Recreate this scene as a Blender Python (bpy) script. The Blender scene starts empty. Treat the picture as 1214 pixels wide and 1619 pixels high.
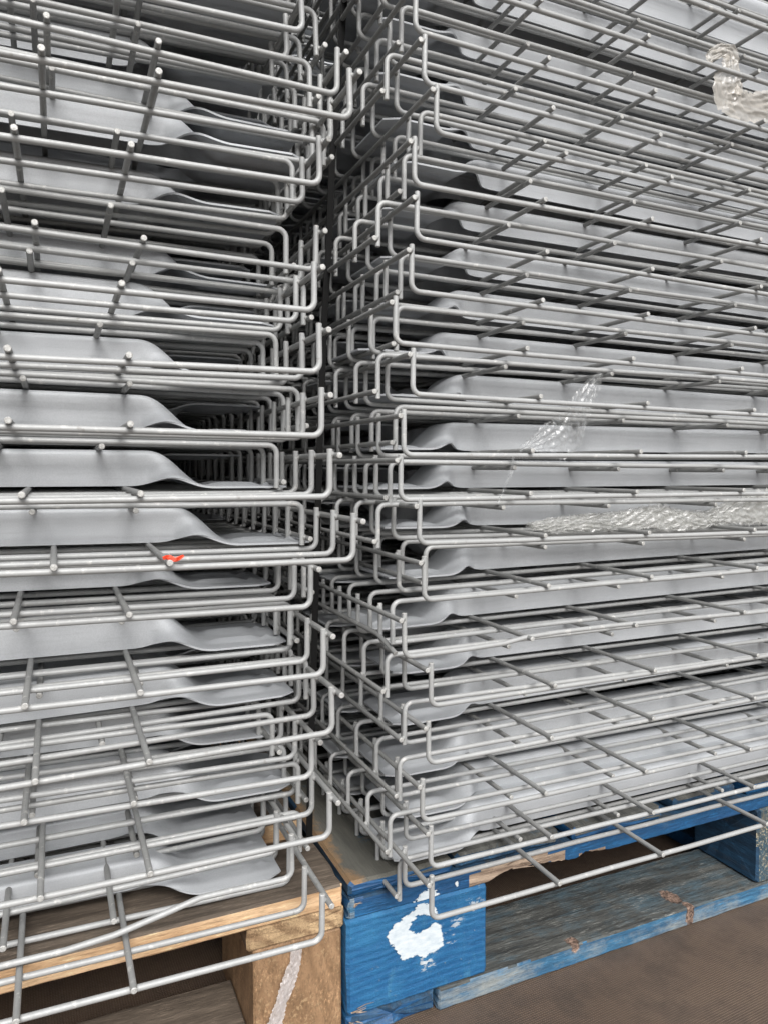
import bpy, math, random
import numpy as np
from mathutils import Vector, Matrix
random.seed(7)
rs = np.random.RandomState(7)
C = bpy.context.scene.collection
S = bpy.context.scene
MM = 0.001

# ---------------------------------------------------------------- camera
cam_d = bpy.data.cameras.new('camera')
cam = bpy.data.objects.new('camera', cam_d); C.objects.link(cam)
cam.location = (0, 0, 0.505)
YAW, PITCH = math.radians(24.1), math.radians(3.44)
cam.rotation_euler = (math.radians(90) - PITCH, 0, -YAW)
cam_d.sensor_fit = 'VERTICAL'; cam_d.sensor_height = 36.0
cam_d.lens = 36.0 * 1156 / 1619
cam_d.clip_start = 0.01; cam_d.clip_end = 500
S.camera = cam

# ---------------------------------------------------------------- light
SUN_ELEV, SUN_AZ = math.radians(43), math.radians(186)      # azimuth from +Y towards +X: behind the camera
w = bpy.data.worlds.new('World'); S.world = w; w.use_nodes = True
nt = w.node_tree; bgn = nt.nodes['Background']
sky = nt.nodes.new('ShaderNodeTexSky'); sky.sky_type = 'NISHITA'
sky.sun_disc = False; sky.sun_elevation = SUN_ELEV; sky.sun_rotation = SUN_AZ
sky.dust_density = 3.0; sky.air_density = 1.0; sky.ozone_density = 1.0
hs = nt.nodes.new('ShaderNodeHueSaturation'); hs.inputs['Saturation'].default_value = 0.30
nt.links.new(sky.outputs[0], hs.inputs['Color']); nt.links.new(hs.outputs[0], bgn.inputs['Color'])
bgn.inputs['Strength'].default_value = 0.095
sd = bpy.data.lights.new('sun', 'SUN'); sd.energy = 2.3; sd.angle = math.radians(34); sd.color = (1.0, 0.985, 0.965)
sun = bpy.data.objects.new('sun', sd); C.objects.link(sun)
sdir = Vector((math.sin(SUN_AZ) * math.cos(SUN_ELEV), math.cos(SUN_AZ) * math.cos(SUN_ELEV), math.sin(SUN_ELEV)))
sun.rotation_euler = sdir.to_track_quat('Z', 'Y').to_euler()
S.view_settings.view_transform = 'Standard'; S.view_settings.look = 'None'
S.view_settings.exposure = 0.82; S.view_settings.gamma = 1.0
S.cycles.max_bounces = 8; S.cycles.transparent_max_bounces = 24

# ---------------------------------------------------------------- helpers
def link(name, me, parent=None, mat=None):
    o = bpy.data.objects.new(name, me); C.objects.link(o)
    if parent is not None: o.parent = parent
    if mat is not None and me is not None and not me.materials: me.materials.append(mat)
    return o
def tag(o, label, cat, group=None, kind=None):
    if label: o['label'] = label
    if cat: o['category'] = cat
    if group: o['group'] = group
    if kind: o['kind'] = kind
    return o
def mesh(name, V, F, smooth=True, mats=(), flat=()):
    me = bpy.data.meshes.new(name)
    me.from_pydata([tuple(float(c) for c in v) for v in V], [], [tuple(f) for f in F]); me.update()
    if smooth:
        me.polygons.foreach_set('use_smooth', [i not in flat for i in range(len(me.polygons))])
    for m in mats: me.materials.append(m)
    return me
def tube_data(pts, r, n=10, caps=True):
    """swept round bar through pts (metres), end caps on vertices of their own"""
    P = np.array(pts, float); m = len(P); V = []; F = []; flat = set()
    T = np.zeros_like(P); T[1:-1] = P[2:] - P[:-2]; T[0] = P[1] - P[0]; T[-1] = P[-1] - P[-2]
    T /= np.linalg.norm(T, axis=1)[:, None]
    ref = np.array([0, 1, 0]) if abs(T[0][1]) < .9 else np.array([1, 0, 0.])
    a = np.cross(T[0], ref); a /= np.linalg.norm(a)
    for i in range(m):
        a = a - T[i] * (a @ T[i]); a /= np.linalg.norm(a); b = np.cross(T[i], a)
        rr = r[i] if hasattr(r, '__len__') else r
        for k in range(n):
            t = 2 * math.pi * k / n; V.append(P[i] + rr * (a * math.cos(t) + b * math.sin(t)))
    for i in range(m - 1):
        for k in range(n):
            k2 = (k + 1) % n; F.append((i*n+k, i*n+k2, (i+1)*n+k2, (i+1)*n+k))
    if caps:
        for e, rev in ((0, True), (m - 1, False)):
            base = len(V); s = -1 if rev else 1
            ring = [V[e*n+k] for k in range(n)]
            c = P[e]
            inner = [c + (q - c) * .8 + T[e] * s * .0004 for q in ring]
            V += ring + inner + [c + T[e] * s * .0005]
            for k in range(n):
                k2 = (k + 1) % n
                f1 = (base+k, base+k2, base+n+k2, base+n+k); f2 = (base+n+k, base+n+k2, base+2*n)
                if rev: f1 = f1[::-1]; f2 = f2[::-1]
                flat.add(len(F)); F.append(f1); flat.add(len(F)); F.append(f2)
    return V, F, flat
def tube_mesh(name, pts, r, mat, n=10):
    V, F, flat = tube_data(pts, r, n); me = mesh(name, V, F, True, (mat, M_CUT), flat)
    for i in flat: me.polygons[i].material_index = 1
    return me
def join_data(parts):
    V = []; F = []
    for v, f in parts:
        b = len(V); V += list(v); F += [tuple(i + b for i in q) for q in f]
    return V, F

class NT:
    def __init__(s, name):
        s.m = bpy.data.materials.new(name); s.m.use_nodes = True
        s.t = s.m.node_tree; s.b = s.t.nodes['Principled BSDF']; s.out = s.t.nodes['Material Output']
    def n(s, typ, **kw):
        nd = s.t.nodes.new('ShaderNode' + typ)
        for k, v in kw.items():
            if k.startswith('i_'): nd.inputs[k[2:].replace('_', ' ')].default_value = v
            else: setattr(nd, k, v)
        return nd
    def l(s, a, b): s.t.links.new(a, b)
    def ramp(s, src, stops):
        r = s.n('ValToRGB'); e = r.color_ramp.elements
        while len(e) > 1: e.remove(e[-1])
        for i, (p, c) in enumerate(stops):
            if i == 0: e[0].position = p; x = e[0]
            else: x = e.new(p)
            x.color = (c, c, c, 1) if not hasattr(c, '__len__') else (*c, 1)
        s.l(src, r.inputs[0]); return r.outputs[0]
    def mix(s, fac, a, b, mode='MIX'):
        m = s.n('Mix', data_type='RGBA', blend_type=mode)
        for sock, v in ((m.inputs[0], fac), (m.inputs[6], a), (m.inputs[7], b)):
            if hasattr(v, 'links') or isinstance(v, bpy.types.NodeSocket): s.l(v, sock)
            elif hasattr(v, '__len__'): sock.default_value = (*v, 1)
            else: sock.default_value = v
        return m.outputs[2]
    def math(s, op, a, b=0.0):
        m = s.n('Math', operation=op)
        for i, v in enumerate((a, b)):
            if isinstance(v, bpy.types.NodeSocket): s.l(v, m.inputs[i])
            else: m.inputs[i].default_value = v
        return m.outputs[0]
    def coords(s, scale=(1, 1, 1), rand=0.0, kind='Object'):
        tc = s.n('TexCoord'); mp = s.n('Mapping'); mp.inputs['Scale'].default_value = scale
        s.l(tc.outputs[kind], mp.inputs['Vector'])
        if rand:
            oi = s.n('ObjectInfo'); mu = s.math('MULTIPLY', oi.outputs['Random'], rand)
            s.l(mu, mp.inputs['Location'])
        return mp.outputs[0]
    def noise(s, vec, scale, detail=4, rough=.55, dist=0):
        nz = s.n('TexNoise'); nz.inputs['Scale'].default_value = scale; nz.inputs['Detail'].default_value = detail
        nz.inputs['Roughness'].default_value = rough; nz.inputs['Distortion'].default_value = dist
        s.l(vec, nz.inputs['Vector']); return nz.outputs['Fac']
    def bump(s, h, strength, dist):
        b = s.n('Bump'); b.inputs['Strength'].default_value = strength; b.inputs['Distance'].default_value = dist
        s.l(h, b.inputs['Height']); s.l(b.outputs[0], s.b.inputs['Normal']); return b

# grey painted wire
def wire_material(name, base, dark):
    k = NT(name); v = k.coords(rand=50)
    n1 = k.noise(v, 35, 4); n2 = k.noise(v, 420, 3, .6); n3 = k.noise(v, 110, 5, .65)
    c = k.mix(k.ramp(n1, [(.3, 0), (.7, 1)]), dark, base)
    c = k.mix(k.ramp(n3, [(.60, 0), (.70, .6)]), c, (.62, .61, .58))        # scuffs
    c = k.mix(k.ramp(n3, [(.27, .5), (.34, 0)]), c, (.15, .135, .115))          # grime
    oi = k.n('ObjectInfo'); c = k.mix(k.ramp(oi.outputs['Random'], [(0, 0), (1, .22)]), c, (.20, .197, .185))
    k.l(c, k.b.inputs['Base Color'])
    k.b.inputs['Metallic'].default_value = .1
    k.l(k.ramp(n2, [(.3, .42), (.7, .60)]), k.b.inputs['Roughness'])
    k.bump(n2, .35, .0004)
    return k.m
M_WIRE = wire_material('grey_painted_wire', (.375, .382, .38), (.31, .315, .313))
M_ROD = wire_material('grey_painted_rod', (.28, .283, .278), (.225, .227, .222))
def sheet_material():
    k = NT('galvanised_sheet'); v = k.coords(rand=50)
    vs = k.coords((.12, 1, 2.2), rand=50)
    n1 = k.noise(v, 14, 3); n2 = k.noise(v, 900, 2, .6); n3 = k.noise(vs, 160, 4, .6)
    c = k.mix(k.ramp(n1, [(.3, 0), (.7, 1)]), (.42, .436, .455), (.51, .526, .545))
    c = k.mix(k.ramp(n2, [(.35, .0), (.7, .35)]), c, (.33, .345, .36))
    c = k.mix(k.ramp(n3, [(.55, 0), (.8, .3)]), c, (.28, .29, .29))
    k.l(c, k.b.inputs['Base Color'])
    k.b.inputs['Metallic'].default_value = .12
    k.l(k.ramp(n3, [(.3, .5), (.7, .64)]), k.b.inputs['Roughness'])
    k.bump(n2, .12, .0003)
    return k.m
M_SHEET = sheet_material()
k = NT('cut_steel_end'); v = k.coords(rand=50); n1 = k.noise(v, 500, 4, .7)
k.l(k.mix(k.ramp(n1, [(.35, 0), (.65, 1)]), (.30, .295, .28), (.50, .50, .485)), k.b.inputs['Base Color']); k.b.inputs['Roughness'].default_value = .45; k.b.inputs['Metallic'].default_value = .2
k.bump(n1, .8, .0006); M_CUT = k.m

# ---------------------------------------------------------------- wire deck panels
TIP = 38 * MM          # height of the bent-up wire ends
def bent_wire(name, sx, sz, length, r, warp=None, tip=TIP, wob=0.0, mat=None):
    """waterfall wire along x from 0 to sx*length, both ends bent towards sz"""
    R = 7.5 * MM; pts = [(0, 0, tip)]
    pts.append((0, 0, R + 3*MM))
    for k in range(0, 6):
        a = math.pi/2 * k / 5; pts.append((R - R*math.cos(a), 0, R - R*math.sin(a)))
    nseg = 10
    for k in range(1, nseg):
        x = R + (length - 2*R) * k / nseg
        pts.append((x, random.uniform(-wob, wob), random.uniform(-wob, wob)))
    if warp:                                   # replace the straight run near the tip by a bent one
        pts = [p for p in pts if p[0] <= R + 1e-6] + warp + [p for p in pts if p[0] > warp[-1][0] + .01]
    for k in range(0, 6):
        a = math.pi/2 * k / 5; pts.append((length - R + R*math.sin(a), 0, R - R*math.cos(a)))
    pts.append((length, 0, tip))
    return tube_mesh(name, [(sx*x, y, sz*z) for x, y, z in pts], r, mat or M_WIRE)
def rod_mesh(name, depth, r, before, wob=.0002, bend=None):
    pts = [(0, -before, 0)]
    if bend: pts += bend
    for k in range(1 if not bend else 2, 10): pts.append((random.uniform(-wob, wob), depth*k/10, random.uniform(-wob, wob)))
    pts.append((0, depth + 8*MM, 0))
    return tube_mesh(name, pts, r, M_ROD)

def weld_data(c, r, rr):
    V = []; F = []
    for i, (z, q) in enumerate(((-1, .35), (-.35, 1), (.4, .95), (1, .3))):
        for k in range(6):
            a = 2*math.pi*k/6; s = r*rr.uniform(.75, 1.25)
            V.append((c[0] + s*q*math.cos(a), c[1] + s*q*math.sin(a), c[2] + s*1.15*z))
    for i in range(3):
        for k in range(6): F.append((i*6+k, i*6+(k+1) % 6, (i+1)*6+(k+1) % 6, (i+1)*6+k))
    F.append(tuple(range(6))[::-1]); F.append(tuple(range(18, 24)))
    return V, F
def edge_rod_mesh(p, pts):
    V, F, flat = tube_data(pts, p['r'], 10); rr = np.random.RandomState(5)
    for i in range(p['n']):
        v, f = weld_data((-p['toward']*3.0*MM, i*p['pitch'] + rr.uniform(-.6, .6)*MM, rr.uniform(-1, 1)*MM), 2.5*MM, rr)
        b = len(V); V += v; F += [tuple(q + b for q in g) for g in f]
    me = mesh('edge_rod', V, F, True, (M_ROD, M_CUT), flat)
    for i in flat: me.polygons[i].material_index = 1
    return me
def channel_mesh(name, sx, sz, x0, xf, xt, length, h, wd, seed=0):
    """inverted U channel along x whose two ends are flared out flat; x0 end, xf end of flat, xt start of full section"""
    rr = np.random.RandomState(seed)
    corner = 7*MM; W = wd/2 - 3*MM; fl = h - 1*MM
    def section(x):
        t = min(max((x - xf) / (xt - xf), 0), 1); s = t*t*(3 - 2*t)
        s2 = min(1, s*1.12)
        th = s2 * math.pi/2
        arc = [0, W*.5, W]; kinds = ['w', 'w', 'w']
        pts = [(0, 0)]; y = 0; z = 0
        y = W*.5; pts.append((y, 0)); y = W; pts.append((y, 0))
        for q in range(4):
            a = th * (q + .5) / 4; y += corner/4*math.cos(a); z -= corner/4*math.sin(a); pts.append((y, z))
        # the flare keeps the same sheet width
        n = 5
        taper = 1.0
        if x < x0 + 14*MM: taper = 1 - .35*(1 - (x - x0)/(14*MM))
        L_ = (fl - 4*MM) * taper
        for q in range(n):
            y += L_/n*math.cos(th); z -= L_/n*math.sin(th); pts.append((y, z))
        bump = (8.0 if xt - xf > .06 else 6.5)*MM * max(0, math.exp(-((t - .5)/.27)**2) - .035) * (1 if 0 < t < 1 else 0)
        if t >= 1 or t <= 0: bump = 0
        zoff = -z; out = []
        for q, (yy, zz) in enumerate(pts):
            fr = max(0, (q - 6) / (len(pts) - 7))          # only the free edge of the flange lifts
            out.append((yy, zz + zoff + bump*fr**1.3))
        return [(-a, b) for a, b in out[::-1]] + out[1:]
    m = (xt - xf)
    xs = [x0, x0+4*MM, x0+9*MM, x0+14*MM]
    xs += list(np.linspace(x0+14*MM, xf, 12)[1:]) + list(np.linspace(xf, xt, 22)[1:])
    half = list(xs); far = [length - x for x in xs[::-1]]
    mid = list(np.linspace(half[-1], far[0], 9)[1:-1])
    X = half + mid + far
    G = []
    for i, x in enumerate(X):
        xx = x if x < length/2 else length - x
        row = section(xx)
        g = []
        for (y, z) in row:
            # pressed ribs and a small dimple on the flat tongue
            if xx < xf + 12*MM:
                for yc in (-21*MM, 21*MM):
                    u = 1/(1 + math.exp(-(xx - (x0 + 24*MM))/(1.6*MM)))
                    u *= 1/(1 + math.exp((xx - (xf - 2*MM))/(3*MM)))
                    z += 3.4*MM * u * math.exp(-((y - yc)/(6.5*MM))**4)
                    z += 3.2*MM * math.exp(-((xx - (x0+14*MM))**2 + (y - yc)**2)/(3.2*MM)**2)
            g.append((sx*x, y, sz*z))
        G.append(g)
    P = np.array(G); nx, ny = P.shape[:2]
    du = np.gradient(P, axis=0); dv = np.gradient(P, axis=1)
    N = np.cross(du, dv); N /= np.linalg.norm(N, axis=2)[:, :, None] + 1e-12
    Q = P + N * (1.7*MM)
    V = list(P.reshape(-1, 3)) + list(Q.reshape(-1, 3)); F = []; off = nx*ny; flat = set()
    for i in range(nx-1):
        for j in range(ny-1):
            a, b, c, d = i*ny+j, (i+1)*ny+j, (i+1)*ny+j+1, i*ny+j+1
            F.append((a, d, c, b)); F.append((off+a, off+b, off+c, off+d))
    def rim(idx):
        base = len(V)
        for a in idx: V.append(V[a]); V.append(V[off+a])
        for k in range(len(idx)-1):
            flat.add(len(F)); F.append((base+2*k, base+2*k+2, base+2*k+3, base+2*k+1))
    rim([i*ny for i in range(nx)]); rim([i*ny+ny-1 for i in range(nx)][::-1])
    rim([j for j in range(ny)][::-1]); rim([(nx-1)*ny+j for j in range(ny)])
    me = mesh(name, V, F, True, (M_SHEET,), flat)
    import bmesh
    bm = bmesh.new(); bm.from_mesh(me); bmesh.ops.recalc_face_normals(bm, faces=bm.faces); bm.to_mesh(me); bm.free()
    return me

SIDE = {
 'left':  dict(sx=-1, L=920*MM, n=20, pitch=45.8*MM, r=2.5*MM, before=9*MM, tipbefore=10*MM, first=146*MM, step=[76.5*MM], h=32*MM, wd=38*MM, x0=3*MM, xf=72*MM, xt=138*MM, offU=143*MM, offD=158*MM),
 'right': dict(sx=1, L=960*MM, n=20, pitch=52.5*MM, r=2.32*MM, before=7*MM, tipbefore=3*MM, first=127*MM, step=[125*MM, 148*MM], h=28*MM, wd=38*MM, x0=3*MM, xf=64*MM, xt=118*MM, offU=123*MM, offD=200*MM)}
def build_kit(side):
    p = SIDE[side]; kit = {}
    p['depth'] = p['pitch'] * (p['n'] - 1)
    xs = [p['first']]; i = 0
    while xs[-1] < p['L'] - p['first'] - .02:
        st = p['step'][min(i, len(p['step'])-1)]; i += 1
        if xs[-1] + st > p['L'] - p['first'] + .03: break
        xs.append(xs[-1] + st)
    p['rods'] = xs
    for kind, sz in (('U', 1), ('D', -1)):
        kit[kind] = dict(
            wires=[bent_wire('waterfall_wire', p['sx'], sz, p['L'], p['r'], wob=.00045) for _ in range(4)],
            channel=channel_mesh('support_channel', p['sx'], sz, p['x0'], p['xf'], p['xt'], p['L'], p['h'], p['wd']))
    kit['rod'] = [rod_mesh('cross_rod', p['depth'], p['r'], p['before']) for _ in range(3)]
    p['toward'] = -p['sx']
    kit['tiprod'] = edge_rod_mesh(p, [(0, -p['tipbefore'], 0)] + [(random.uniform(-.0002, .0002), p['depth']*k/10, 0) for k in range(1, 10)] + [(0, p['depth'] + 8*MM, 0)])
    # edge rods whose free end has been knocked out of line
    kit['bentrod'] = tube_mesh('edge_rod', [(p['sx']*0.006, -.004, -.013), (p['sx']*.002, .012, -.004), (0, .022, 0), (0, .3, 0), (0, p['depth'], 0)], p['r'], M_ROD)
    return kit
KITS = {s: build_kit(s) for s in SIDE}

def panel(side, kind, x, y, z, tilt, label, group, channels=True, warp=None, bentrod=False, yaw=0, roll=0, skew=None, chs=1.0):
    p = SIDE[side]; kit = KITS[side]; sz = 1 if kind == 'U' else -1; sx = p['sx']
    root = bpy.data.objects.new('wire_deck_panel', None); C.objects.link(root)
    root.empty_display_size = .02
    root.location = (x*MM, y*MM, z*MM); root.rotation_euler = (math.radians(roll), -math.radians(tilt), math.radians(yaw))
    tag(root, label, 'wire panel', group)
    for i in range(p['n']):
        me = random.choice(kit[kind]['wires'])
        if warp and i == 0: me = bent_wire('waterfall_wire', sx, sz, p['L'], p['r'], warp=warp)
        o = link('waterfall_wire', me, root)
        j = 0 if i == 0 else random.uniform(-.0012, .0012)
        o.location = (random.uniform(-.0006, .0006), i*p['pitch'] + j, 0)
        if warp and i == 0: o['label'] = 'front wire buckled upward near its bent end'
        if skew and i in skew: o.rotation_euler = (0, math.radians(skew[i]), 0)
    for xr in p['rods']:
        o = link('cross_rod', random.choice(kit['rod']), root)
        o.location = (sx*(xr + random.uniform(-.001, .001)), random.uniform(-.0015, .0015), sz*4.1*MM)
    for k, xr in enumerate((-4.6*MM, p['L'] + 4.6*MM)):
        o = link('edge_rod', kit['bentrod'] if (bentrod and k == 0) else kit['tiprod'], root)
        o.location = (sx*xr, random.uniform(-.001, .001), sz*(TIP - 5.5*MM + random.uniform(-.0008, .0008)))
        if bentrod and k == 0: o['label'] = 'edge rod with its near end knocked downward'
    if channels:
        off = p['offU'] if kind == 'U' else p['offD']
        for c in (0, .33, .66):
            o = link('support_channel', kit[kind]['channel'], root)
            o.location = (random.uniform(-.002, .003)*sx, off + c, sz*6.4*MM); o.scale = (1, 1, chs)
    return root

# ---------------------------------------------------------------- wood and floor materials
def wood_material(name, light, dark, grain=(1, 1, 1), scale=1.0, wear=None, wear_amt=(.5, .62), rough=.8, streak=.5, speck=None, knots=(), fine=.5, bumpd=.0016):
    """wood with fibres along the axis whose grain value is small; optional second colour worn through"""
    k = NT(name); v = k.coords(grain, rand=3); vi = k.coords((1, 1, 1), rand=3)
    n1 = k.noise(v, 55*scale, 6, .65, .6); n2 = k.noise(v, 240*scale, 5, .7); n3 = k.noise(vi, 12, 4)
    wv = k.n('TexWave', wave_type='BANDS', bands_direction='DIAGONAL'); wv.inputs['Scale'].default_value = 34*scale
    wv.inputs['Distortion'].default_value = 7; wv.inputs['Detail'].default_value = 3; wv.inputs['Detail Scale'].default_value = 1.2
    k.l(v, wv.inputs['Vector'])
    g = k.math('ADD', k.math('MULTIPLY', n1, .55), k.math('MULTIPLY', wv.outputs['Fac'], .45*streak))
    c = k.mix(k.ramp(g, [(.22, 0), (.68, 1)]), dark, light)
    c = k.mix(k.ramp(n2, [(.60, 0), (.75, .55)]), c, [x*.45 for x in dark])
    c = k.mix(k.ramp(n3, [(.35, .45), (.65, 0)]), c, [x*.8 for x in dark])
    if wear:
        m1 = k.noise(v, 30*scale, 8, .75, .3); m2 = k.noise(vi, 26, 6, .7)
        m = k.math('ADD', k.math('MULTIPLY', m1, .6), k.math('MULTIPLY', m2, .4))
        c = k.mix(k.ramp(m, [(wear_amt[0], 0), (wear_amt[1], 1)]), c, wear)
    if speck:
        sp = k.noise(vi, 300, 4, .7); sp2 = k.noise(vi, 28, 3)
        f = k.math('MULTIPLY', k.ramp(sp, [(.54, 0), (.60, 1)]), k.ramp(sp2, [(.42, .1), (.6, 1)]))
        c = k.mix(f, c, speck)
    vf = k.coords([q if q < .5 else 1 for q in grain], rand=3); n5 = k.noise(vf, 620*scale, 4, .75, .2); n6 = k.noise(vi, 40, 4)
    c = k.mix(k.math('MULTIPLY', k.ramp(n5, [(.50, 0), (.66, 1)]), fine), c, [x*.35 for x in dark])
    c = k.mix(k.math('MULTIPLY', k.ramp(n5, [(.36, 1), (.44, 0)]), k.math('MULTIPLY', k.ramp(n6, [(.4, 0), (.65, 1)]), fine)), c, [min(1, x*1.9) for x in light])
    h = k.math('ADD', k.math('ADD', n1, k.math('MULTIPLY', n2, .6)), k.math('MULTIPLY', n5, .5))
    for (kx, ky, kz, rx, ry, rz) in knots:          # knots of darker wood, ellipsoids cut by the board's faces
        mp = k.n('Mapping'); mp.inputs['Scale'].default_value = (1/rx, 1/ry, 1/rz); mp.inputs['Location'].default_value = (-kx/rx, -ky/ry, -kz/rz)
        tc = k.n('TexCoord'); k.l(tc.outputs['Object'], mp.inputs['Vector']); ln = k.n('VectorMath', operation='LENGTH'); k.l(mp.outputs[0], ln.inputs[0])
        d = k.math('ADD', ln.outputs['Value'], k.math('MULTIPLY', k.math('SUBTRACT', k.noise(vi, 110, 4, .7), .5), 1.3))
        kc = k.mix(k.ramp(k.noise(vi, 260, 4, .7), [(.38, 0), (.62, 1)]), (.035, .02, .015), (.30, .20, .15))
        c = k.mix(k.ramp(d, [(.8, 1), (1.0, 0)]), c, kc); h = k.math('SUBTRACT', h, k.ramp(d, [(.7, 1), (1.1, 0)]))
    k.l(c, k.b.inputs['Base Color']); k.b.inputs['Roughness'].default_value = rough
    k.bump(h, .8, bumpd)
    return k.m
GX, GY, GZ = (.09, 1, 1), (1, .09, 1), (1, 1, .09)
W_SAWN = wood_material('fresh_sawn_pine', (.74, .52, .32), (.52, .32, .17), GX, 1.0, streak=.7)
W_GREYTOP = wood_material('weathered_pine_top', (.19, .15, .115), (.085, .065, .048), GX, 1.0)
W_ENDGRAIN = wood_material('pine_end_grain', (.46, .32, .18), (.22, .135, .07), (.7, .5, 1.0), .9, streak=1.6)
W_BLOCK = wood_material('rough_pine_block', (.36, .22, .12), (.19, .11, .055), (1, 1, .4), .8, speck=(.33, .22, .12), rough=.7)
BLUE = (.012, .110, .255); BLUE_D = (.008, .06, .19)
W_BLUE = wood_material('blue_painted_wood', BLUE, (.006, .055, .15), (.10, 1, 1), .8, wear=(.11, .16, .18), wear_amt=(.54, .68), rough=.55)
W_BLUEWORN = wood_material('worn_blue_wood', (.045, .16, .27), (.020, .085, .17), GX, 1.1, wear=(.23, .25, .245), wear_amt=(.44, .58), rough=.75, knots=((.6665, .612, -.018, .007, .012, .018), (.661, .636, -.010, .010, .016, .006), (.500, .616, -.012, .008, .010, .008)))
W_BLUETOP = wood_material('grey_worn_pallet_top', (.15, .152, .14), (.038, .04, .038), GX, 1.0, wear=(.07, .12, .15), wear_amt=(.46, .62), fine=.8, bumpd=.0025, knots=((.6665, .612, -.018, .007, .012, .018), (.661, .636, -.010, .010, .016, .006), (.500, .616, -.012, .008, .010, .008)))
W_BLUETOPY = wood_material('grey_worn_slat_top', (.135, .135, .12), (.06, .06, .055), GY, 1.0, wear=(.02, .09, .16), wear_amt=(.56, .68))
W_BLUEDARK = wood_material('dark_blue_wood', (.02, .085, .17), (.012, .04, .08), GY, 1.0, wear=(.07, .065, .05), wear_amt=(.52, .66), rough=.8)
W_CHIP = wood_material('speckled_pressed_wood', (.05, .10, .14), (.03, .055, .07), (1, 1, 1), 1.6, wear=(.16, .14, .10), wear_amt=(.50, .60), speck=(.45, .39, .27))
W_RAW = wood_material('torn_raw_wood', (.46, .35, .26), (.20, .14, .10), (.05, 1, 1), 1.4, streak=1.2)
W_BROWN = wood_material('brown_worn_wood', (.22, .14, .08), (.10, .065, .04), GY, 1.0)

def edge_worn_slat():
    k = NT('edge_worn_slat_top'); v = k.coords(GY); vi = k.coords(); sx = k.n('SeparateXYZ'); k.l(vi, sx.inputs[0])
    n1 = k.noise(v, 60, 6, .7); n2 = k.noise(vi, 24, 5, .7); n3 = k.noise(v, 240, 5, .7)
    c = k.mix(k.ramp(n1, [(.3, 0), (.7, 1)]), (.055, .055, .048), (.14, .135, .115))
    c = k.mix(k.ramp(n3, [(.55, 0), (.75, .6)]), c, (.03, .027, .022))
    e = k.math('ADD', k.math('MULTIPLY', sx.outputs[0], -22), k.math('MULTIPLY', n2, 1.6))     # wear towards the outer edge
    c = k.mix(k.ramp(k.math('ADD', e, 5.2), [(.42, 0), (.62, 1)]), c, k.mix(n1, (.10, .06, .03), (.34, .22, .12)))
    c = k.mix(k.ramp(n2, [(.60, 0), (.68, .7)]), c, (.02, .08, .14))
    k.l(c, k.b.inputs['Base Color']); k.b.inputs['Roughness'].default_value = .85; k.bump(k.math('ADD', n1, n3), .8, .002); return k.m
W_SLAT1 = edge_worn_slat()
def blue_block():
    k = NT('blue_painted_block'); vi = k.coords(); vx = k.coords((.12, 1, 1)); vz = k.coords((1, 1, .3))
    mp = k.n('Mapping'); mp.inputs['Location'].default_value = (-.33*.35, 0, .10); mp.inputs['Scale'].default_value = (.35, 0, 1); k.l(vi, mp.inputs['Vector'])
    wv = k.n('TexWave', wave_type='RINGS', rings_direction='SPHERICAL'); wv.inputs['Scale'].default_value = 42; wv.inputs['Distortion'].default_value = 6; wv.inputs['Detail'].default_value = 4; wv.inputs['Detail Scale'].default_value = 1.2
    k.l(mp.outputs[0], wv.inputs['Vector'])
    n1 = k.noise(vi, 30, 6, .7); n2 = k.noise(vx, 210, 6, .75); n3 = k.noise(vi, 170, 6, .8); n4 = k.noise(vz, 60, 5, .7)
    c = k.mix(k.ramp(wv.outputs['Fac'], [(.1, 0), (1, 1)]), (.008, .085, .215), (.012, .108, .255))
    c = k.mix(k.ramp(n1, [(.42, 0), (.70, .65)]), c, (.025, .165, .32))
    c = k.mix(k.ramp(n2, [(.58, 0), (.72, .7)]), c, (.004, .035, .095))
    c = k.mix(k.ramp(n4, [(.56, 0), (.72, .7)]), c, (.06, .20, .31))
    c = k.mix(k.ramp(n3, [(.625, 0), (.67, .8)]), c, (.22, .26, .25))
    k.l(c, k.b.inputs['Base Color']); k.l(k.ramp(n1, [(.3, .45), (.7, .7)]), k.b.inputs['Roughness'])
    k.bump(k.math('ADD', k.math('MULTIPLY', wv.outputs['Fac'], .25), k.math('ADD', n2, n3)), .8, .0014); return k.m
W_BLOCKB = blue_block()
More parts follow.
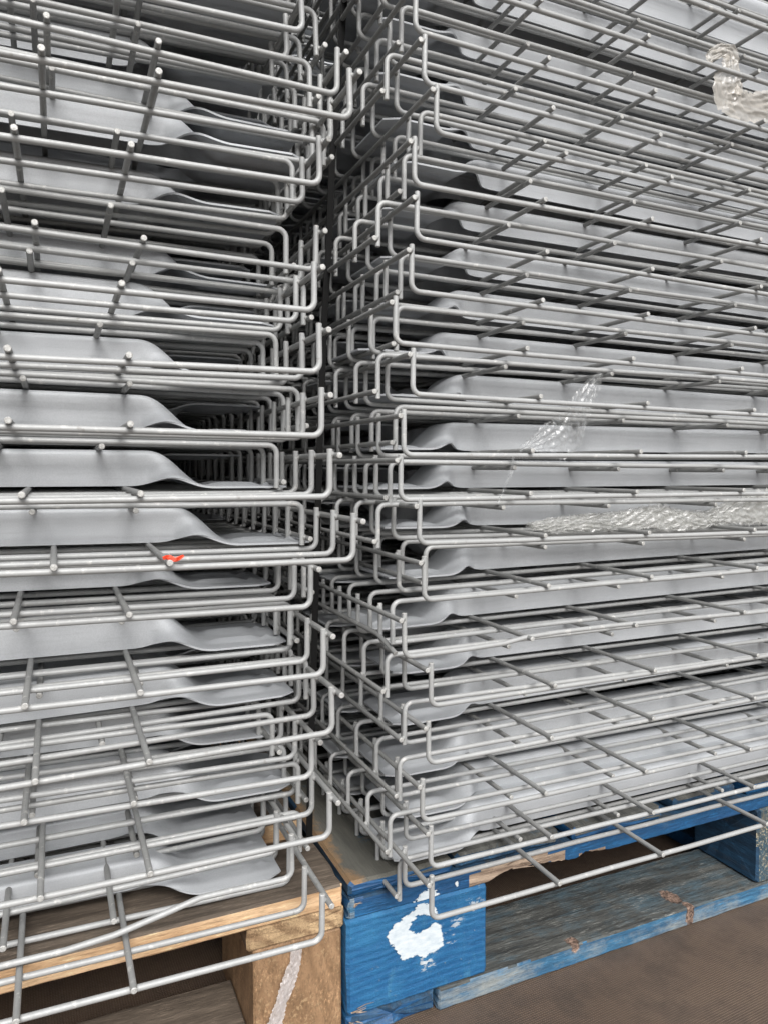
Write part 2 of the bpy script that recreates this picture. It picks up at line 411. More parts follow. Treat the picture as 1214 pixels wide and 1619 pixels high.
def floor_material():
    k = NT('brown_mesh_floor'); v = k.coords(kind='Object')
    rot = k.n('Mapping'); rot.inputs['Rotation'].default_value = (0, 0, math.radians(-3)); k.l(v, rot.inputs['Vector'])
    w1 = k.n('TexWave', wave_type='BANDS', bands_direction='X'); w1.inputs['Scale'].default_value = 125
    w2 = k.n('TexWave', wave_type='BANDS', bands_direction='Y'); w2.inputs['Scale'].default_value = 125
    for ww in (w1, w2):
        ww.inputs['Distortion'].default_value = .8; ww.inputs['Detail Scale'].default_value = 3; k.l(rot.outputs[0], ww.inputs['Vector'])
    grid = k.math('MULTIPLY', w1.outputs['Fac'], w2.outputs['Fac'])
    n1 = k.noise(v, 3.2, 6, .6); n2 = k.noise(v, 22, 6, .7); n3 = k.noise(v, 260, 3, .6)
    vs = k.coords((1, 6, 1)); st = k.noise(vs, 2.2, 6, .6, .5)
    c = k.mix(k.ramp(n1, [(.3, 0), (.7, 1)]), (.095, .065, .046), (.152, .108, .078))
    c = k.mix(k.ramp(n2, [(.45, 0), (.70, .8)]), c, (.050, .039, .032))
    c = k.mix(k.ramp(st, [(.60, 0), (.72, .5)]), c, (.20, .155, .10))
    c = k.mix(k.ramp(n3, [(.70, 0), (.78, .7)]), c, (.25, .21, .17))
    c = k.mix(k.ramp(grid, [(.1, .45), (.55, 0)]), c, (.050, .034, .024))
    k.l(c, k.b.inputs['Base Color'])
    k.l(k.ramp(n2, [(.3, .45), (.7, .7)]), k.b.inputs['Roughness'])
    k.bump(k.math('ADD', grid, k.math('MULTIPLY', n3, .5)), .8, .0007)
    return k.m
M_FLOOR = floor_material()
def plain(name, col, rough=.6, metal=0.0):
    k = NT(name); v = k.coords(rand=5); n = k.noise(v, 60, 4)
    c = k.mix(k.ramp(n, [(.3, 0), (.7, 1)]), [x*.75 for x in col], col)
    k.l(c, k.b.inputs['Base Color']); k.b.inputs['Roughness'].default_value = rough; k.b.inputs['Metallic'].default_value = metal; k.b.inputs['Specular IOR Level'].default_value = .2
    return k.m

# ---------------------------------------------------------------- setting
FZ = -32
V = [(-9, -6, FZ*MM), (9, -6, FZ*MM), (9, 9, FZ*MM), (-9, 9, FZ*MM)]
fl = link('floor', mesh('floor', V, [(0, 1, 2, 3)], False, (M_FLOOR,))); tag(fl, 'brown trailer floor with a fine mesh relief', None, kind='structure')
def box_data(x0, x1, y0, y1, z0, z1):
    V = [(x, y, z) for x in (x0, x1) for y in (y0, y1) for z in (z0, z1)]
    return V, [(0, 1, 3, 2), (4, 6, 7, 5), (0, 4, 5, 1), (2, 3, 7, 6), (0, 2, 6, 4), (1, 5, 7, 3)]
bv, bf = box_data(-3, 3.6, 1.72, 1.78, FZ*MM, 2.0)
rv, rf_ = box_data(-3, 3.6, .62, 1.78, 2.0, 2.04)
ro = link('sky_blocker', mesh('sky_blocker', rv, rf_, False, (plain('dark_blocker_surface', (.06, .06, .06)),)))  # unseen slab added only to shut overhead skylight off the stacks
tag(ro, 'added slab above the view, keeping overhead sky off the stacks', 'sky_blocker', kind='structure')
wl = link('dark_backdrop', mesh('dark_backdrop', bv, bf, False, (plain('dark_backdrop_surface', (.035, .035, .04)),)))  # dark sheet added to stop light from behind and darken the gaps
tag(wl, 'added dark backdrop behind the stacks, blocking light from the rear', 'dark_backdrop', kind='structure')

# ---------------------------------------------------------------- pallets
def plank_mesh(name, b, mats, axis='x', wob=.5, bev=1.6, seg=40, seed=0, pick=None, bottom=None, chew=0):
    """sawn board in mm: rounded section swept along axis with an uneven surface; pick(normal, centre) chooses the material"""
    rr = np.random.RandomState(seed)
    x0, x1, y0, y1, z0, z1 = b
    if axis == 'y': l0, l1, a0, a1 = y0, y1, x0, x1
    else: l0, l1, a0, a1 = x0, x1, y0, y1
    ha = 6
    sec = []
    def side(p, q, n):
        for k in range(n): sec.append((p[0] + (q[0]-p[0])*k/n, p[1] + (q[1]-p[1])*k/n))
    B = bev
    side((a0+B, z0), (a1-B, z0), ha); side((a1-B, z0), (a1, z0+B), 1); side((a1, z0+B), (a1, z1-B), 4); side((a1, z1-B), (a1-B, z1), 1)
    side((a1-B, z1), (a0+B, z1), ha); side((a0+B, z1), (a0, z1-B), 1); side((a0, z1-B), (a0, z0+B), 4); side((a0, z0+B), (a0+B, z0), 1)
    m = len(sec); ca = (a0+a1)/2; cz = (z0+z1)/2
    ls = [l0, l0+B] + list(np.linspace(l0+B, l1-B, seg)[1:-1]) + [l1-B, l1]
    V = []; drift = rr.uniform(-1, 1, (len(ls), m))*wob
    for i in range(1, len(ls)): drift[i] = drift[i-1]*.6 + drift[i]*.5
    for i, l in enumerate(ls):
        end = i in (0, len(ls)-1)
        for j, (a, z) in enumerate(sec):
            da, dz = a-ca, z-cz
            if end: a = ca + da*(1 - B/abs(a1-a0)*2); z = cz + dz*(1 - B/abs(z1-z0)*2)
            else:
                if abs(da) > abs(a1-a0)/2-B-.01: a += drift[i, j]*math.copysign(1, da)*.8
                if abs(dz) > abs(z1-z0)/2-B-.01: z += drift[i, j]*math.copysign(1, dz)*.45
                if bottom and z < z0 + (z1-z0)*.72:
                    nb = bottom(l, a)
                    if nb is not None: z = max(z, nb + (z - z0)*.12 + rr.uniform(-.8, .8))
            ll = l + (rr.uniform(-1, 1)*chew if end else 0)
            V.append((ll*MM, a*MM, z*MM) if axis != 'y' else (a*MM, ll*MM, z*MM))
    F = []
    for i in range(len(ls)-1):
        for j in range(m):
            k = (j+1) % m; q = (i*m+j, i*m+k, (i+1)*m+k, (i+1)*m+j)
            F.append(q if axis == 'y' else q[::-1])
    for e in (0, len(ls)-1):
        c = len(V); P = np.array(V[e*m:(e+1)*m]).mean(0); V.append(tuple(P))
        for j in range(m):
            k = (j+1) % m; q = (e*m+j, e*m+k, c)
            F.append(q)
    me = mesh(name, V, F, False, mats)
    import bmesh
    bm = bmesh.new(); bm.from_mesh(me); bmesh.ops.recalc_face_normals(bm, faces=bm.faces)
    if pick:
        for f in bm.faces: f.material_index = pick(f.normal, f.calc_center_median()/MM)
    bm.to_mesh(me); bm.free()
    return me
top_front = lambda n, c: 0 if n.z > .6 else 1

# raw pine pallet under the left stack
lp = bpy.data.objects.new('wooden_pallet', None); C.objects.link(lp); lp.location = (0, 0, 0)
tag(lp, 'raw pine pallet with a pale sawn front edge under the left stack', 'pallet')
def add_plank(root, name, b, mats, label=None, **kw):
    o = link(name, plank_mesh(name, b, mats, **kw), root)
    if label: o['label'] = label
    return o
sd_ = 1
for (y0, y1) in ((616, 716), (755, 850), (890, 985), (1025, 1120), (1160, 1255), (1295, 1390), (1420, 1520)):
    b = (-760, 234, y0, y1, 97, 119)
    if y0 == 616:
        add_plank(lp, 'deck_board', b, (W_GREYTOP, W_SAWN), 'front deck board, grey on top with a pale sawn edge', seed=sd_, pick=top_front, seg=90, wob=.55, chew=1.5, bev=2.2)
    else: add_plank(lp, 'deck_board', b, (W_GREYTOP, W_SAWN), seed=sd_, pick=top_front, seg=30)
    sd_ += 1
for x0, x1 in ((150, 236), (-310, -215), (-758, -665)):
    add_plank(lp, 'stringer_board', (x0-6, x1, 618, 1518, 75, 97), (W_BROWN, W_ENDGRAIN), seed=sd_, axis='y', pick=lambda n, c: 1 if n.y < -.5 else 0, chew=.8, wob=.5, bev=2.5); sd_ += 1
    for y0, y1 in ((620, 760), (1000, 1130), (1380, 1516)):
        add_plank(lp, 'block', (x0, x1-2, y0, y1, -10 if y0 > 700 else -31.9, 75), (W_BLOCK,), seed=sd_, seg=16, wob=.7, bev=2); sd_ += 1
add_plank(lp, 'bottom_board', (-213, 149, 618, 712, -31.9, -11), (W_GREYTOP, W_SAWN), seed=sd_, pick=top_front); sd_ += 1
add_plank(lp, 'bottom_board', (-660, -312, 618, 712, -31.9, -11), (W_GREYTOP, W_SAWN), seed=sd_, pick=top_front); sd_ += 1

# blue pallet under the right stack
bp = bpy.data.objects.new('wooden_pallet', None); C.objects.link(bp)
tag(bp, 'worn blue painted block pallet with a white paint blotch under the right stack', 'pallet')
prof = [(386, 84), (391, 87.2), (400, 90), (416, 94), (432, 92), (450, 92), (470, 89), (484, 87.5), (500, 85.2), (506, 88), (512, 91), (522, 89.5), (534, 87), (552, 86), (590, 85.6)]
def torn(l, a):
    if l < 386 or l > 590: return None
    z = np.interp(l, [p[0] for p in prof], [p[1] for p in prof])
    return float(85 + (z-85)*max(0, 1 - (a-612)/70))
def stringer_pick(n, c):
    if n.z > .6: return 0
    lo = np.interp(c.x, [360, 372, 392, 430, 484, 488], [200, 96, 86, 90, 88, 200])
    hi = np.interp(c.x, [360, 366, 392, 430, 484, 488], [0, 97, 103, 101, 100, 0])
    if 364 < c.x < 488 and c.z < hi and n.y < .3: return 2
    if 502 < c.x < 540 and c.z < 90.5 and n.y < .3: return 2
    if c.x < 244 and n.y < -.3: return 3
    return 1
add_plank(bp, 'stringer_board', (238, 1236, 612, 712, 85, 104), (W_BLUEDARK, W_BLUE, W_RAW, W_BLUEWORN), 'front board, blue with raw torn wood along its broken lower edge', seed=40, seg=220, wob=.5, bottom=torn, pick=stringer_pick, chew=2)
for y0 in (1050, 1500): add_plank(bp, 'stringer_board', (238, 1236, y0, y0+100, 85, 104), (W_BLUEDARK, W_BLUE), seed=y0, pick=top_front)
sl = [(239, 349, 613.5, 0), (354, 481, 617, 1), (496, 622, 612.6, 1), (648, 748, 620, 1), (762, 880, 615, 1), (900, 1000, 618, 1), (1020, 1232, 616, 1)]
for i, (x0, x1, y0, m) in enumerate(sl):
    def pk(n, c, first=(i == 0)):
        if n.z > .6:
            return 0
        if first and n.x < -.5: return 2
        return 1
    add_plank(bp, 'deck_slat', (x0, x1, y0, 1598, 104.3, 119.5), (W_SLAT1 if i == 0 else W_BLUETOPY, W_BLUE if i not in (1, 3) else W_BLUEDARK, W_BLUEDARK), 'left edge slat, worn to grey and brown wood' if i == 0 else None, seed=60+i, axis='y', seg=60, wob=.8, pick=pk, chew=1.4, bev=3)
for j, (x0, x1) in enumerate(((236.5, 388), (779, 925), (1090, 1234))):
    for i, (y0, y1) in enumerate(((611.5, 711), (1050, 1150), (1500, 1598))):
        f = (j == 0 and i == 0)
        mats = (W_BLOCKB,) if f else ((W_CHIP, W_BLUEDARK) if j == 1 else (W_BLUE,))
        o = add_plank(bp, 'block', (x0, x1, y0, y1, -9.6, 84.6), mats, 'corner block with a white paint blotch on blue' if f else ('middle block of speckled pressed wood' if (j == 1 and i == 0) else None), seed=80+j*3+i, seg=26, wob=.9, bev=2.6, chew=1.2, pick=(lambda n, c: 1 if n.x < -.6 else 0) if len(mats) > 1 else None)
        if f: corner_block = o
def bottom_pick(n, c):
    if n.z > .6: return 0
    return 1
add_plank(bp, 'bottom_board', (332, 1236, 610, 706, -31.8, -10), (W_BLUETOP, W_BLUEWORN), 'front bottom board, worn grey on top with a faded blue edge', seed=97, seg=160, wob=.7, pick=bottom_pick, bev=1.8, chew=1)
add_plank(bp, 'bottom_board', (236.5, 329.5, 614, 1598, -31.8, -10.4), (W_BLUEDARK, W_BLUE), seed=98, axis='y', seg=60, wob=1.0, pick=top_front, bev=3.5, chew=4)
add_plank(bp, 'bottom_board', (800, 900, 707, 1598, -31.8, -10.4), (W_BLUEDARK, W_BLUE), seed=99, axis='y', seg=40, pick=top_front)
# white paint blotch: a thin coat lying on the face of the corner block
BLOB = [(318.1, 96.1), (330.1, 93.8), (332.4, 87.1), (322.6, 86.1), (315.2, 84.9), (328.7, 76.3), (331.0, 68.2), (321.2, 68.6), (315.3, 70.2), (309.3, 72.4), (302.0, 66.8), (299.1, 60.8), (306.5, 55.4), (318.3, 55.7), (327.2, 60.9), (333.3, 55.8), (335.6, 42.7), (337.2, 35.3), (328.9, 32.1), (316.9, 28.5), (303.6, 32.3), (291.2, 31.7), (286.2, 42.6), (279.0, 54.0), (276.2, 61.5), (283.3, 69.0), (293.3, 74.5), (304.9, 79.6), (308.6, 84.8), (303.5, 86.8), (310.8, 91.7)]
def sdist(x, y, P):
    ins = False; d = 1e9; n = len(P)
    for i in range(n):
        x1, y1 = P[i]; x2, y2 = P[(i+1) % n]
        if (y1 > y) != (y2 > y) and x < (x2-x1)*(y-y1)/(y2-y1)+x1: ins = not ins
        t = max(0, min(1, ((x-x1)*(x2-x1)+(y-y1)*(y2-y1))/((x2-x1)**2+(y2-y1)**2+1e-9)))
        d = min(d, math.hypot(x-x1-t*(x2-x1), y-y1-t*(y2-y1)))
    return d if ins else -d
def paint_mesh(name, x0, x1, z0, z1, y, fn, nx, nz, mat):
    V = []; F = []; A = []
    for j in range(nz+1):
        for i in range(nx+1):
            x = x0 + (x1-x0)*i/nx; z = z0 + (z1-z0)*j/nz
            V.append((x*MM, y*MM, z*MM)); A.append(fn(x, z))
    for j in range(nz):
        for i in range(nx):
            a = j*(nx+1)+i; F.append((a, a+1, a+nx+2, a+nx+1))
    me = mesh(name, V, F, False, (mat,))
    at = me.attributes.new('cover', 'FLOAT', 'POINT'); at.data.foreach_set('value', A)
    return me
k = NT('white_brushed_paint'); v = k.coords((.45, 1, 1)); vi = k.coords()
at = k.n('Attribute', attribute_name='cover'); n1 = k.noise(v, 260, 5, .7); n2 = k.noise(vi, 60, 4, .6)
sm = k.math('ADD', at.outputs['Fac'], k.math('MULTIPLY', k.math('SUBTRACT', n1, .5), 2.2))
sm = k.math('ADD', sm, k.math('MULTIPLY', k.math('SUBTRACT', n2, .5), .7))
al = k.ramp(sm, [(.46, 0), (.54, 1)])
k.l(k.mix(k.ramp(n1, [(.3, 0), (.7, 1)]), (.42, .49, .54), (.62, .66, .68)), k.b.inputs['Base Color'])
al = k.math('MULTIPLY', al, k.ramp(at.outputs['Fac'], [(.22, .12), (.52, 1)])); k.l(al, k.b.inputs['Alpha']); k.b.inputs['Roughness'].default_value = .5; k.bump(n1, .4, .0004); M_WPAINT = k.m
def cover(x, z):
    d = sdist(x, z, BLOB)
    c = .5 + max(-1, min(1, d/6.0))
    for cx_, cz_, rx, rz, a in ((318, 22, 14, 10, .42), (372, 66, 15, 12, .36), (352, 54, 12, 12, .34), (352, 93, 2.2, 4.2, .85), (345, 40, 8, 16, .34)):
        c = max(c, a*math.exp(-((x-cx_)/rx)**2 - ((z-cz_)/rz)**2) + (.05 if a < .5 else 0))
    return c
pm = link('paint_blotch', paint_mesh('paint_blotch', 262, 387, 0, 83.5, 610.35, cover, 110, 76, M_WPAINT), corner_block)
pm2 = link('paint_blotch', paint_mesh('paint_blotch', 295, 362, 86, 102, 611.0, cover, 60, 18, M_WPAINT), bp)

# splinters at broken corners
def splinters(root, base, n, spread, ln, mat, seed, direction):
    rr = np.random.RandomState(seed)
    for i in range(n):
        p = np.array(base) + rr.uniform(-1, 1, 3)*np.array(spread)
        d = np.array(direction) + rr.uniform(-.5, .5, 3); d /= np.linalg.norm(d)
        l = ln*rr.uniform(.4, 1.1); r = rr.uniform(.3, .9)
        pts = [p, p + d*l*.5 + rr.uniform(-.7, .7, 3), p + d*l]
        V, F, fl = tube_data([tuple(q*MM) for q in pts], [r*MM, r*.8*MM, .15*MM], 5)
        link('splinter', mesh('splinter', V, F, False, (mat,)), root)
splinters(bp, (243, 610.5, -2), 4, (5, 1.0, 5), 15, W_RAW, 5, (1, -.25, .1))
splinters(bp, (242, 611.5, 96), 3, (3, .8, 6), 10, W_RAW, 6, (1, -.2, .2))
splinters(bp, (430, 611.6, 95), 10, (38, .5, 3), 26, W_RAW, 7, (1, -.06, .05))
splinters(bp, (240, 612, -22), 6, (8, 3, 6), 10, W_RAW, 8, (1, -.4, .3))

# ---------------------------------------------------------------- the two stacks
LEFT = [
  ('U', 188.0, 543.0, 122.2, -1.06),
  ('D', 200.9, 640.0, 131.7, -0.24),
  ('U', 178.0, 592.0, 151.5, 0.30),
  ('D', 200.1, 640.0, 184.3, 0.12),
  ('U', 204.5, 572.0, 191.7, -0.33),
  ('D', 199.2, 640.0, 231.1, -0.60),
  ('U', 194.3, 588.0, 239.7, -1.09),
  ('D', 174.4, 640.0, 280.7, -0.60),
  ('U', 204.3, 561.0, 286.2, 0.72),
  ('D', 206.7, 640.0, 329.0, -0.12),
  ('U', 198.2, 565.0, 334.5, -0.34),
  ('D', 191.9, 640.0, 381.4, -0.60),
  ('U', 192.7, 584.0, 388.2, -0.97),
  ('D', 206.1, 640.0, 424.6, -0.60),
  ('U', 219.6, 553.0, 430.1, -0.83),
  ('D', 204.6, 640.0, 472.7, -0.51),
  ('U', 201.2, 556.0, 482.1, -0.18),
  ('D', 180.7, 640.0, 525.2, -0.51),
  ('U', 193.9, 556.0, 530.7, -0.46),
  ('D', 201.7, 640.0, 575.8, -0.52),
  ('U', 194.5, 560.0, 581.8, 0.38),
  ('D', 181.6, 640.0, 622.9, 0.03),
  ('U', 191.2, 565.0, 630.8, -0.35),
  ('D', 207.1, 640.0, 671.9, -0.76),
  ('U', 213.0, 622.0, 678.8, -1.17),
  ('D', 191.0, 640.0, 715.8, -0.41),
  ('U', 202.3, 580.0, 736.0, 0.66),
  ('D', 197.9, 640.0, 775.7, 0.18),
  ('U', 219.6, 556.0, 781.2, 1.01),
  ('D', 226.7, 640.0, 815.1, 0.17),
  ('U', 225.0, 600.0, 820.6, -0.68),
  ('D', 214.3, 640.0, 863.7, 0.58),
  ('U', 198.4, 612.0, 872.3, 1.83),
  ('D', 219.9, 640.0, 909.3, 1.65),
  ('U', 213.2, 575.1, 920.3, 1.47),
  ('D', 208.4, 640.0, 962.3, 1.32),
  ('U', 213.3, 580.6, 968.3, 1.17),
  ('D', 215.9, 640.0, 1010.3, 1.05),
  ('U', 206.7, 564.1, 1016.3, 0.94),
  ('D', 217.8, 640.0, 1058.3, 0.84),
  ('U', 213.4, 557.2, 1064.3, 0.75),
  ('D', 199.4, 640.0, 1106.3, 0.68),
  ('U', 196.1, 571.3, 1112.3, 0.60),
]
RIGHT = [
  ('U', 281.5, 530.0, 122.9, -0.08),
  ('D', 279.9, 590.0, 144.7, -0.17),
  ('U', 295.7, 559.0, 150.2, -0.27),
  ('D', 270.2, 590.0, 188.7, -0.26),
  ('U', 287.3, 559.0, 194.2, -0.24),
  ('D', 279.7, 590.0, 239.6, 0.15),
  ('U', 293.4, 559.0, 245.1, 0.54),
  ('D', 284.7, 590.0, 291.0, -0.60),
  ('U', 295.1, 559.0, 296.5, -0.07),
  ('D', 266.4, 590.0, 337.1, 0.23),
  ('U', 269.7, 559.0, 342.6, 0.53),
  ('D', 272.0, 590.0, 385.2, 0.46),
  ('U', 287.9, 559.0, 390.7, 0.38),
  ('D', 305.6, 590.0, 433.1, -0.60),
  ('U', 283.4, 559.0, 440.4, -0.83),
  ('D', 258.4, 590.0, 472.7, -0.50),
  ('U', 265.8, 560.0, 478.2, -0.12),
  ('D', 269.4, 590.0, 510.7, -0.60),
  ('U', 268.8, 559.0, 516.2, 0.15),
  ('D', 274.9, 590.0, 559.1, -0.42),
  ('U', 277.0, 559.0, 567.5, -0.74),
  ('D', 258.5, 590.0, 603.7, -0.11),
  ('U', 260.4, 559.0, 609.2, -0.58),
  ('D', 276.1, 590.0, 646.2, -0.38),
  ('U', 275.0, 559.0, 653.1, -0.71),
  ('D', 280.3, 590.0, 691.4, -0.75),
  ('U', 280.2, 559.0, 696.9, -0.78),
  ('D', 258.6, 590.0, 733.9, -0.48),
  ('U', 277.1, 559.0, 740.8, -0.19),
  ('D', 282.6, 590.0, 777.3, -0.45),
  ('U', 293.4, 552.0, 782.8, -0.71),
  ('D', 298.5, 590.0, 816.8, -0.70),
  ('U', 284.2, 556.0, 822.3, -0.69),
  ('D', 266.3, 590.0, 858.3, -0.63),
  ('U', 278.5, 559.0, 863.8, -0.57),
  ('D', 280.6, 590.0, 900.8, -0.45),
  ('U', 273.0, 562.0, 913.5, -0.33),
  ('D', 283.5, 590.0, 952.5, -0.30),
  ('U', 282.3, 551.3, 958.5, -0.26),
  ('D', 274.6, 590.0, 997.5, -0.24),
  ('U', 277.3, 552.5, 1003.5, -0.21),
  ('D', 277.3, 590.0, 1042.5, -0.19),
  ('U', 291.0, 565.4, 1048.5, -0.17),
  ('D', 292.5, 590.0, 1087.5, -0.15),
  ('U', 290.8, 576.9, 1093.5, -0.13),
]

ORD = ['lowest', 'second', 'third', 'fourth', 'fifth', 'sixth', 'seventh', 'eighth', 'ninth', 'tenth', 'eleventh', 'twelfth', 'thirteenth', 'fourteenth', 'fifteenth', 'sixteenth', 'seventeenth', 'eighteenth', 'nineteenth', 'twentieth', 'twenty-first', 'twenty-second', 'twenty-third', 'twenty-fourth', 'twenty-fifth']
SPECIAL = {
 ('left', 'U', 0): 'lowest wire panel of the left stack, lying on the raw pine pallet, bent edge upward',
 ('left', 'U', 1): 'wire panel with a buckled front wire, just above the lowest one of the left stack',
 ('left', 'U', 7): 'wire panel with a red tape scrap on one rod, left stack, sticking out farthest',
 ('right', 'U', 0): 'lowest wire panel of the right stack, overhanging the blue pallet, bent edge upward',
 ('right', 'U', 7): 'wire panel that carries the long twisted clear wrap, right stack, bent edge upward',
 ('right', 'U', 5): 'wire panel with a kinked front wire near the middle of the right stack'}
top_done = {}
for side, T in (('left', LEFT), ('right', RIGHT)):
    cnt = {'U': 0, 'D': 0}
    for n_, (kind, x, y, z, tl) in enumerate(T):
        i = cnt[kind]; cnt[kind] += 1
        pal = 'raw pine pallet' if side == 'left' else 'blue pallet'
        lab = SPECIAL.get((side, kind, i))
        if not lab:
            lab = 'grey panel, %s up from the %s among edge-%s ones, %s stack' % (ORD[i], pal, 'up' if kind == 'U' else 'down', side)
        kw = {}
        if side == 'left' and i < 2 and kind == 'U': kw['chs'] = .82
        if side == 'left' and i == 0 and kind == 'D': continue
        if side == 'left' and kind == 'U' and i == 1:
            kw['warp'] = [(.02, 0, 0), (.05, 0, .001), (.078, -.001, .002), (.105, -.002, -.003), (.145, -.003, -.010), (.18, -.003, -.0125), (.26, -.002, -.012), (.4, -.001, -.008), (.6, 0, -.003)]
        if side == 'right' and kind == 'U' and i == 5:
            kw['warp'] = [(.02, 0, 0), (.06, 0, .0002), (.1, 0, .0012), (.125, 0, .0045), (.16, 0, .0055), (.22, 0, .0055), (.3, 0, .004), (.42, 0, .001)]
        if side == 'right' and kind == 'D' and i == 5: kw['bentrod'] = True
        panel(side, kind, x, y, z, tl, lab, 'wire deck panels of the %s stack' % side, roll=random.uniform(-.12, .12), yaw=random.uniform(-.25, .25), **kw)

# ---------------------------------------------------------------- strap, tape, wrap
STRAP = [(273.7, 700.0, 1110), (270.8, 700.0, 965.4), (262.4, 700.0, 873.2), (257.5, 700.0, 813.3), (253.1, 700.0, 721.9), (247.4, 700.0, 641.9), (245.0, 700.0, 579.7), (242.7, 700.0, 524.7), (237.9, 700.0, 395.5), (236.3, 700.0, 339.2), (231.5, 700.0, 220.3), (229, 700, 121)]
V = []; F = []
for i, (x, y, z) in enumerate(STRAP):
    for dx, dy in ((-3.2, 0), (3.2, -.5), (3.2, .6), (-3.2, 1.1)): V.append(((x+dx)*MM, (y+dy)*MM, z*MM))
for i in range(len(STRAP)-1):
    for j in range(4):
        k2 = (j+1) % 4; F.append((i*4+j, i*4+k2, (i+1)*4+k2, (i+1)*4+j))
F += [(0, 1, 2, 3), (len(V)-4, len(V)-1, len(V)-2, len(V)-3)]
o = link('strap', mesh('strap', V, F, False, (plain('black_strapping', (.004, .004, .004), .75),)))
tag(o, 'thin black strap running down the gap between the two stacks', 'strap')

def crumple(name, spine, widths, mat, label, cat, amp=3.0, nu=90, nv=22, seed=0, roll=0.0, updir=(0, 0, 1), depth=(0, -1, 0), parent=None, fold=1.0):
    """crumpled film: a strip along spine (mm) with sharp folds; widths in mm"""
    rr = np.random.RandomState(seed)
    Sp = np.array(spine, float); t = np.linspace(0, 1, len(Sp)); tt = np.linspace(0, 1, nu)
    P = np.stack([np.interp(tt, t, Sp[:, k]) for k in range(3)], 1)
    for _ in range(4): P[1:-1] = (P[:-2] + P[1:-1]*2 + P[2:])/4
    W = np.interp(tt, np.linspace(0, 1, len(widths)), widths)
    T = np.gradient(P, axis=0); T /= np.linalg.norm(T, axis=1)[:, None]
    dep = np.array(depth, float)
    H = np.zeros((nu, nv)); E = np.zeros((nu, nv))
    U_, V_ = np.meshgrid(np.linspace(0, 1, nu), np.linspace(-1, 1, nv), indexing='ij')
    L_ = np.linalg.norm(np.diff(P, axis=0), axis=1).sum()
    for q in range(26):
        fx = rr.uniform(-1, 1)*L_/14; fy = rr.uniform(.5, 5); ph = rr.uniform(0, 7); s = rr.uniform(.3, 1)/(1 + .12*q)
        H += s*(1 - 2*np.abs(((U_*fx + V_*fy*.5 + ph) % 1) - .5)*2)
        E += s*np.sin(U_*fx*5 + V_*fy*2.2 + ph)
    for q in range(14):
        fx = rr.uniform(-1, 1)*L_/5; fy = rr.uniform(.5, 6); ph = rr.uniform(0, 7)
        H += .28*(1 - 2*np.abs(((U_*fx + V_*fy*.5 + ph + .25*np.sin(U_*9 + q)) % 1) - .5)*2)
    H *= amp/ max(1e-6, np.abs(H).max()); E *= 1/np.abs(E).max()
    edge = 1 + .10*np.array([rr.uniform(-1, 1) for _ in range(nu)])
    G = []
    for i in range(nu):
        side = np.cross(dep, T[i]); side /= np.linalg.norm(side)
        for j in range(nv):
            vv = V_[i, j]
            w_ = W[i]/2*vv*(edge[i] if abs(vv) > .8 else 1)
            G.append(tuple((P[i] + side*(w_ + E[i, j]*amp*.5*fold) + dep*H[i, j] + T[i]*E[i, j]*amp*.4)*MM))
    F = [(i*nv+j, i*nv+j+1, (i+1)*nv+j+1, (i+1)*nv+j) for i in range(nu-1) for j in range(nv-1)]
    o = link(name, mesh(name, G, F, True, (mat,)), parent)
    if parent is None: tag(o, label, cat)
    return o
def film_material(name, col, clear, rough=.12, sheen=.5):
    k = NT(name); v = k.coords(); n1 = k.noise(v, 140, 5, .65)
    t = k.n('BsdfTransparent'); g = k.n('BsdfGlossy'); g.inputs['Roughness'].default_value = rough
    d = k.n('BsdfDiffuse'); d.inputs['Color'].default_value = (*col, 1); tr = k.n('BsdfTranslucent'); tr.inputs['Color'].default_value = (*col, 1)
    md = k.n('MixShader'); md.inputs[0].default_value = .45; k.l(d.outputs[0], md.inputs[1]); k.l(tr.outputs[0], md.inputs[2])
    mg = k.n('MixShader'); mg.inputs[0].default_value = sheen; k.l(md.outputs[0], mg.inputs[1]); k.l(g.outputs[0], mg.inputs[2])
    lw = k.n('LayerWeight'); lw.inputs['Blend'].default_value = .35
    f = k.math('ADD', k.ramp(lw.outputs['Facing'], [(.1, 1-clear), (1, 1)]), k.math('MULTIPLY', k.math('SUBTRACT', n1, .5), .35))
    cl = k.n('Clamp'); k.l(f, cl.inputs[0])
    mx = k.n('MixShader'); k.l(cl.outputs[0], mx.inputs[0]); k.l(t.outputs[0], mx.inputs[1]); k.l(mg.outputs[0], mx.inputs[2])
    b = k.n('Bump'); b.inputs['Strength'].default_value = .5; b.inputs['Distance'].default_value = .001; k.l(n1, b.inputs['Height'])
    k.l(b.outputs[0], g.inputs['Normal'])
    k.l(mx.outputs[0], k.out.inputs['Surface']); return k.m
M_CLEAR = film_material('clear_stretch_film', (.8, .82, .82), .90, .2, .5)
M_FILM = film_material('crumpled_stretch_film', (.70, .70, .67), .70, .3, .3)
M_BEIGE = film_material('dusty_film', (.62, .58, .52), .45, .35, .15)
M_STRIP = film_material('milky_film', (.80, .77, .77), .25, .3, .2)
ROPE = [(426.9, 600.0, 447.5), (459.2, 600.0, 448), (499.1, 600.0, 449), (545.1, 600.0, 449.5), (584.3, 600.0, 453), (621.0, 600.0, 448), (658.9, 600.0, 447), (697.7, 600.0, 454), (748.8, 600.0, 459), (813.6, 600.0, 462)]
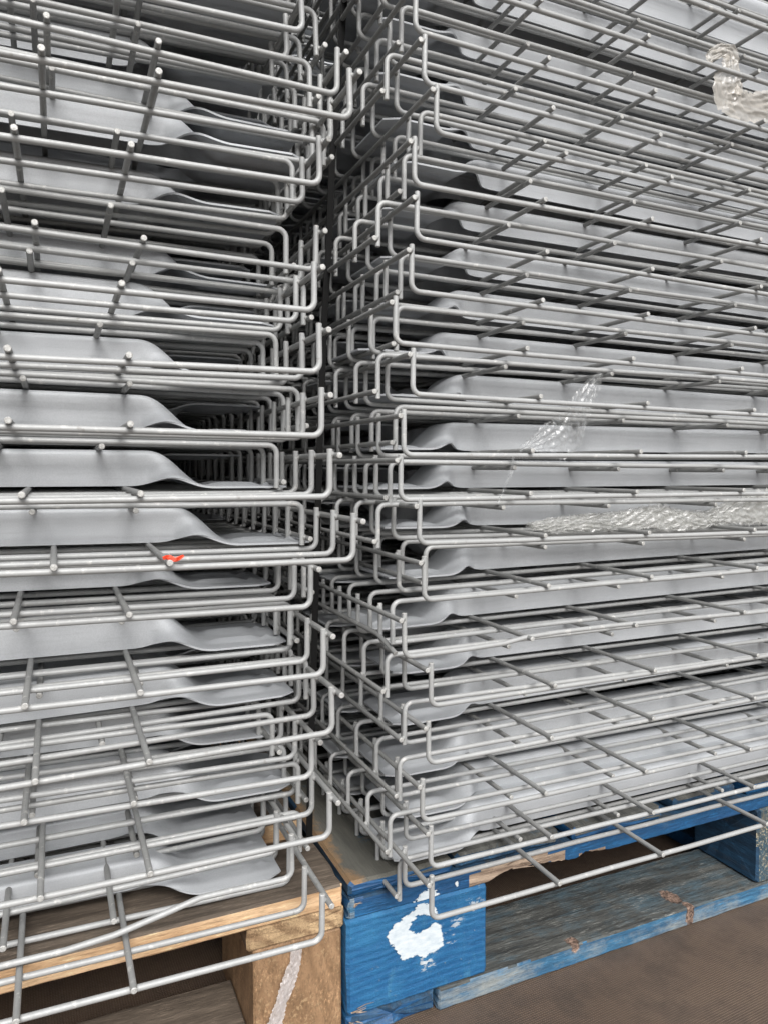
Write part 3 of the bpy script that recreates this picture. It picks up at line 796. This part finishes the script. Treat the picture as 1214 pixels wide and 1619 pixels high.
# one twisted film: three folds of the same sheet gathered into one mesh
def rope():
    parts = []
    for q, (dz, dy, sc) in enumerate(((0, 0, 1), (1.8, 4, .8), (-1.2, -4, .85), (.6, 7, .7))):
        sp = [(x, y+dy, z+dz*(.5+.5*math.sin(x*.05+q))) for x, y, z in ROPE]
        o = crumple('tmp', sp, [w_*sc for w_ in (8, 16, 18, 20, 25, 28, 22, 18, 30, 42, 34)], M_FILM, None, None, amp=4.2, nu=240, nv=22, seed=20+q, fold=.5)
        me = o.data; parts.append(([v.co[:] for v in me.vertices], [p.vertices[:] for p in me.polygons])); bpy.data.objects.remove(o)
    V, F = join_data(parts); return link('plastic_wrap', mesh('plastic_wrap', V, F, True, (M_FILM,)))
tag(rope(), 'long twisted rope of clear plastic wrap lying along the right stack', 'plastic wrap', 'scraps of plastic wrap')
RAG = [(483.1, 567.0, 596.7), (473.4, 567.0, 582.9), (461.5, 567.0, 568.6), (455.8, 567.0, 552.1), (445.6, 567.0, 538.1), (432.5, 567.0, 532.5), (416.6, 567.0, 529.8), (402.4, 567.0, 526.1), (389.8, 567.0, 521.3)]
o = crumple('plastic_wrap', RAG, [4, 18, 24, 28, 38, 40, 26, 12, 4], M_CLEAR, 'clear torn plastic scrap hanging from a rod end of the right stack', 'plastic wrap', amp=2.6, nu=120, nv=28, seed=31); o['group'] = 'scraps of plastic wrap'
TAIL = [(376.2, 556.0, 515.3), (374.3, 556.0, 502.2), (369.0, 556.0, 490.8), (365.8, 556.0, 483.4), (359.8, 556.0, 473.9)]
o = crumple('plastic_wrap', TAIL, [3, 3.5, 3, 2.5, 1.5], M_CLEAR, 'thin clear plastic thread hanging below the torn scrap on the right stack', 'plastic wrap', amp=1.0, nu=50, nv=7, seed=33); o['group'] = 'scraps of plastic wrap'
TOPRAG = [(648.4, 600.0, 940.7), (655.2, 600.0, 950.1), (668.6, 600.0, 956.1), (683.6, 600.0, 956.7), (683.6, 600.0, 944.8), (681.2, 600.0, 930.6), (678.4, 600.0, 913.5), (690.1, 600.0, 903.7), (715.5, 600.0, 905.5), (754.0, 600.0, 914.2)]
TOPRAG = [(x, y-34, 505+(z-505)*(y-34)/y) for x, y, z in TOPRAG]; TOPRAG = [(x*(600-34)/600, y, z) for x, y, z in TOPRAG]
o = crumple('plastic_wrap', TOPRAG, [9, 12, 14, 18, 26, 34, 42, 34, 30, 34], M_BEIGE, 'dusty beige plastic rag snagged on the wires high on the right stack', 'plastic wrap', amp=2.6, nu=120, nv=26, seed=35); o['group'] = 'scraps of plastic wrap'
STRIP = [(189, 615.0, 74), (186.7, 615.0, 56.0), (181.9, 615.0, 43.8), (177.1, 615.0, 30.4), (171.7, 615.0, 17.2), (167.5, 615.0, 3.7), (160.9, 615.0, -14.9), (158, 614, -30)]
o = crumple('plastic_wrap', STRIP, [9, 12, 13, 12, 14, 16, 15], M_STRIP, 'milky strip of plastic hanging over the brown block of the raw pine pallet', 'plastic wrap', amp=1.6, nu=110, nv=16, seed=36, fold=.6); o['group'] = 'scraps of plastic wrap'
k = NT('red_tape'); k.b.inputs['Base Color'].default_value = (.80, .075, .03, 1); k.b.inputs['Roughness'].default_value = .45; M_RED = k.m
parts = []
for q, (sp, wd_) in enumerate((([(69.5, 549, 439.5), (73, 546, 440.5), (77, 544.5, 438.5), (80, 545, 439), (84, 546, 441)], [2, 3.5, 3, 3, 2]), ([(73, 546, 440), (74.5, 545, 437), (75, 545, 434.5)], [3, 3, 2]))):
    o = crumple('tmp', sp, wd_, M_RED, None, None, amp=1.2, nu=30, nv=8, seed=50+q)
    parts.append(([v.co[:] for v in o.data.vertices], [p.vertices[:] for p in o.data.polygons])); bpy.data.objects.remove(o)
V, F = join_data(parts)
tag(link('tape_scrap', mesh('tape_scrap', V, F, False, (M_RED,))), 'small torn red tape scrap tied around a rod end of the left stack', 'tape')
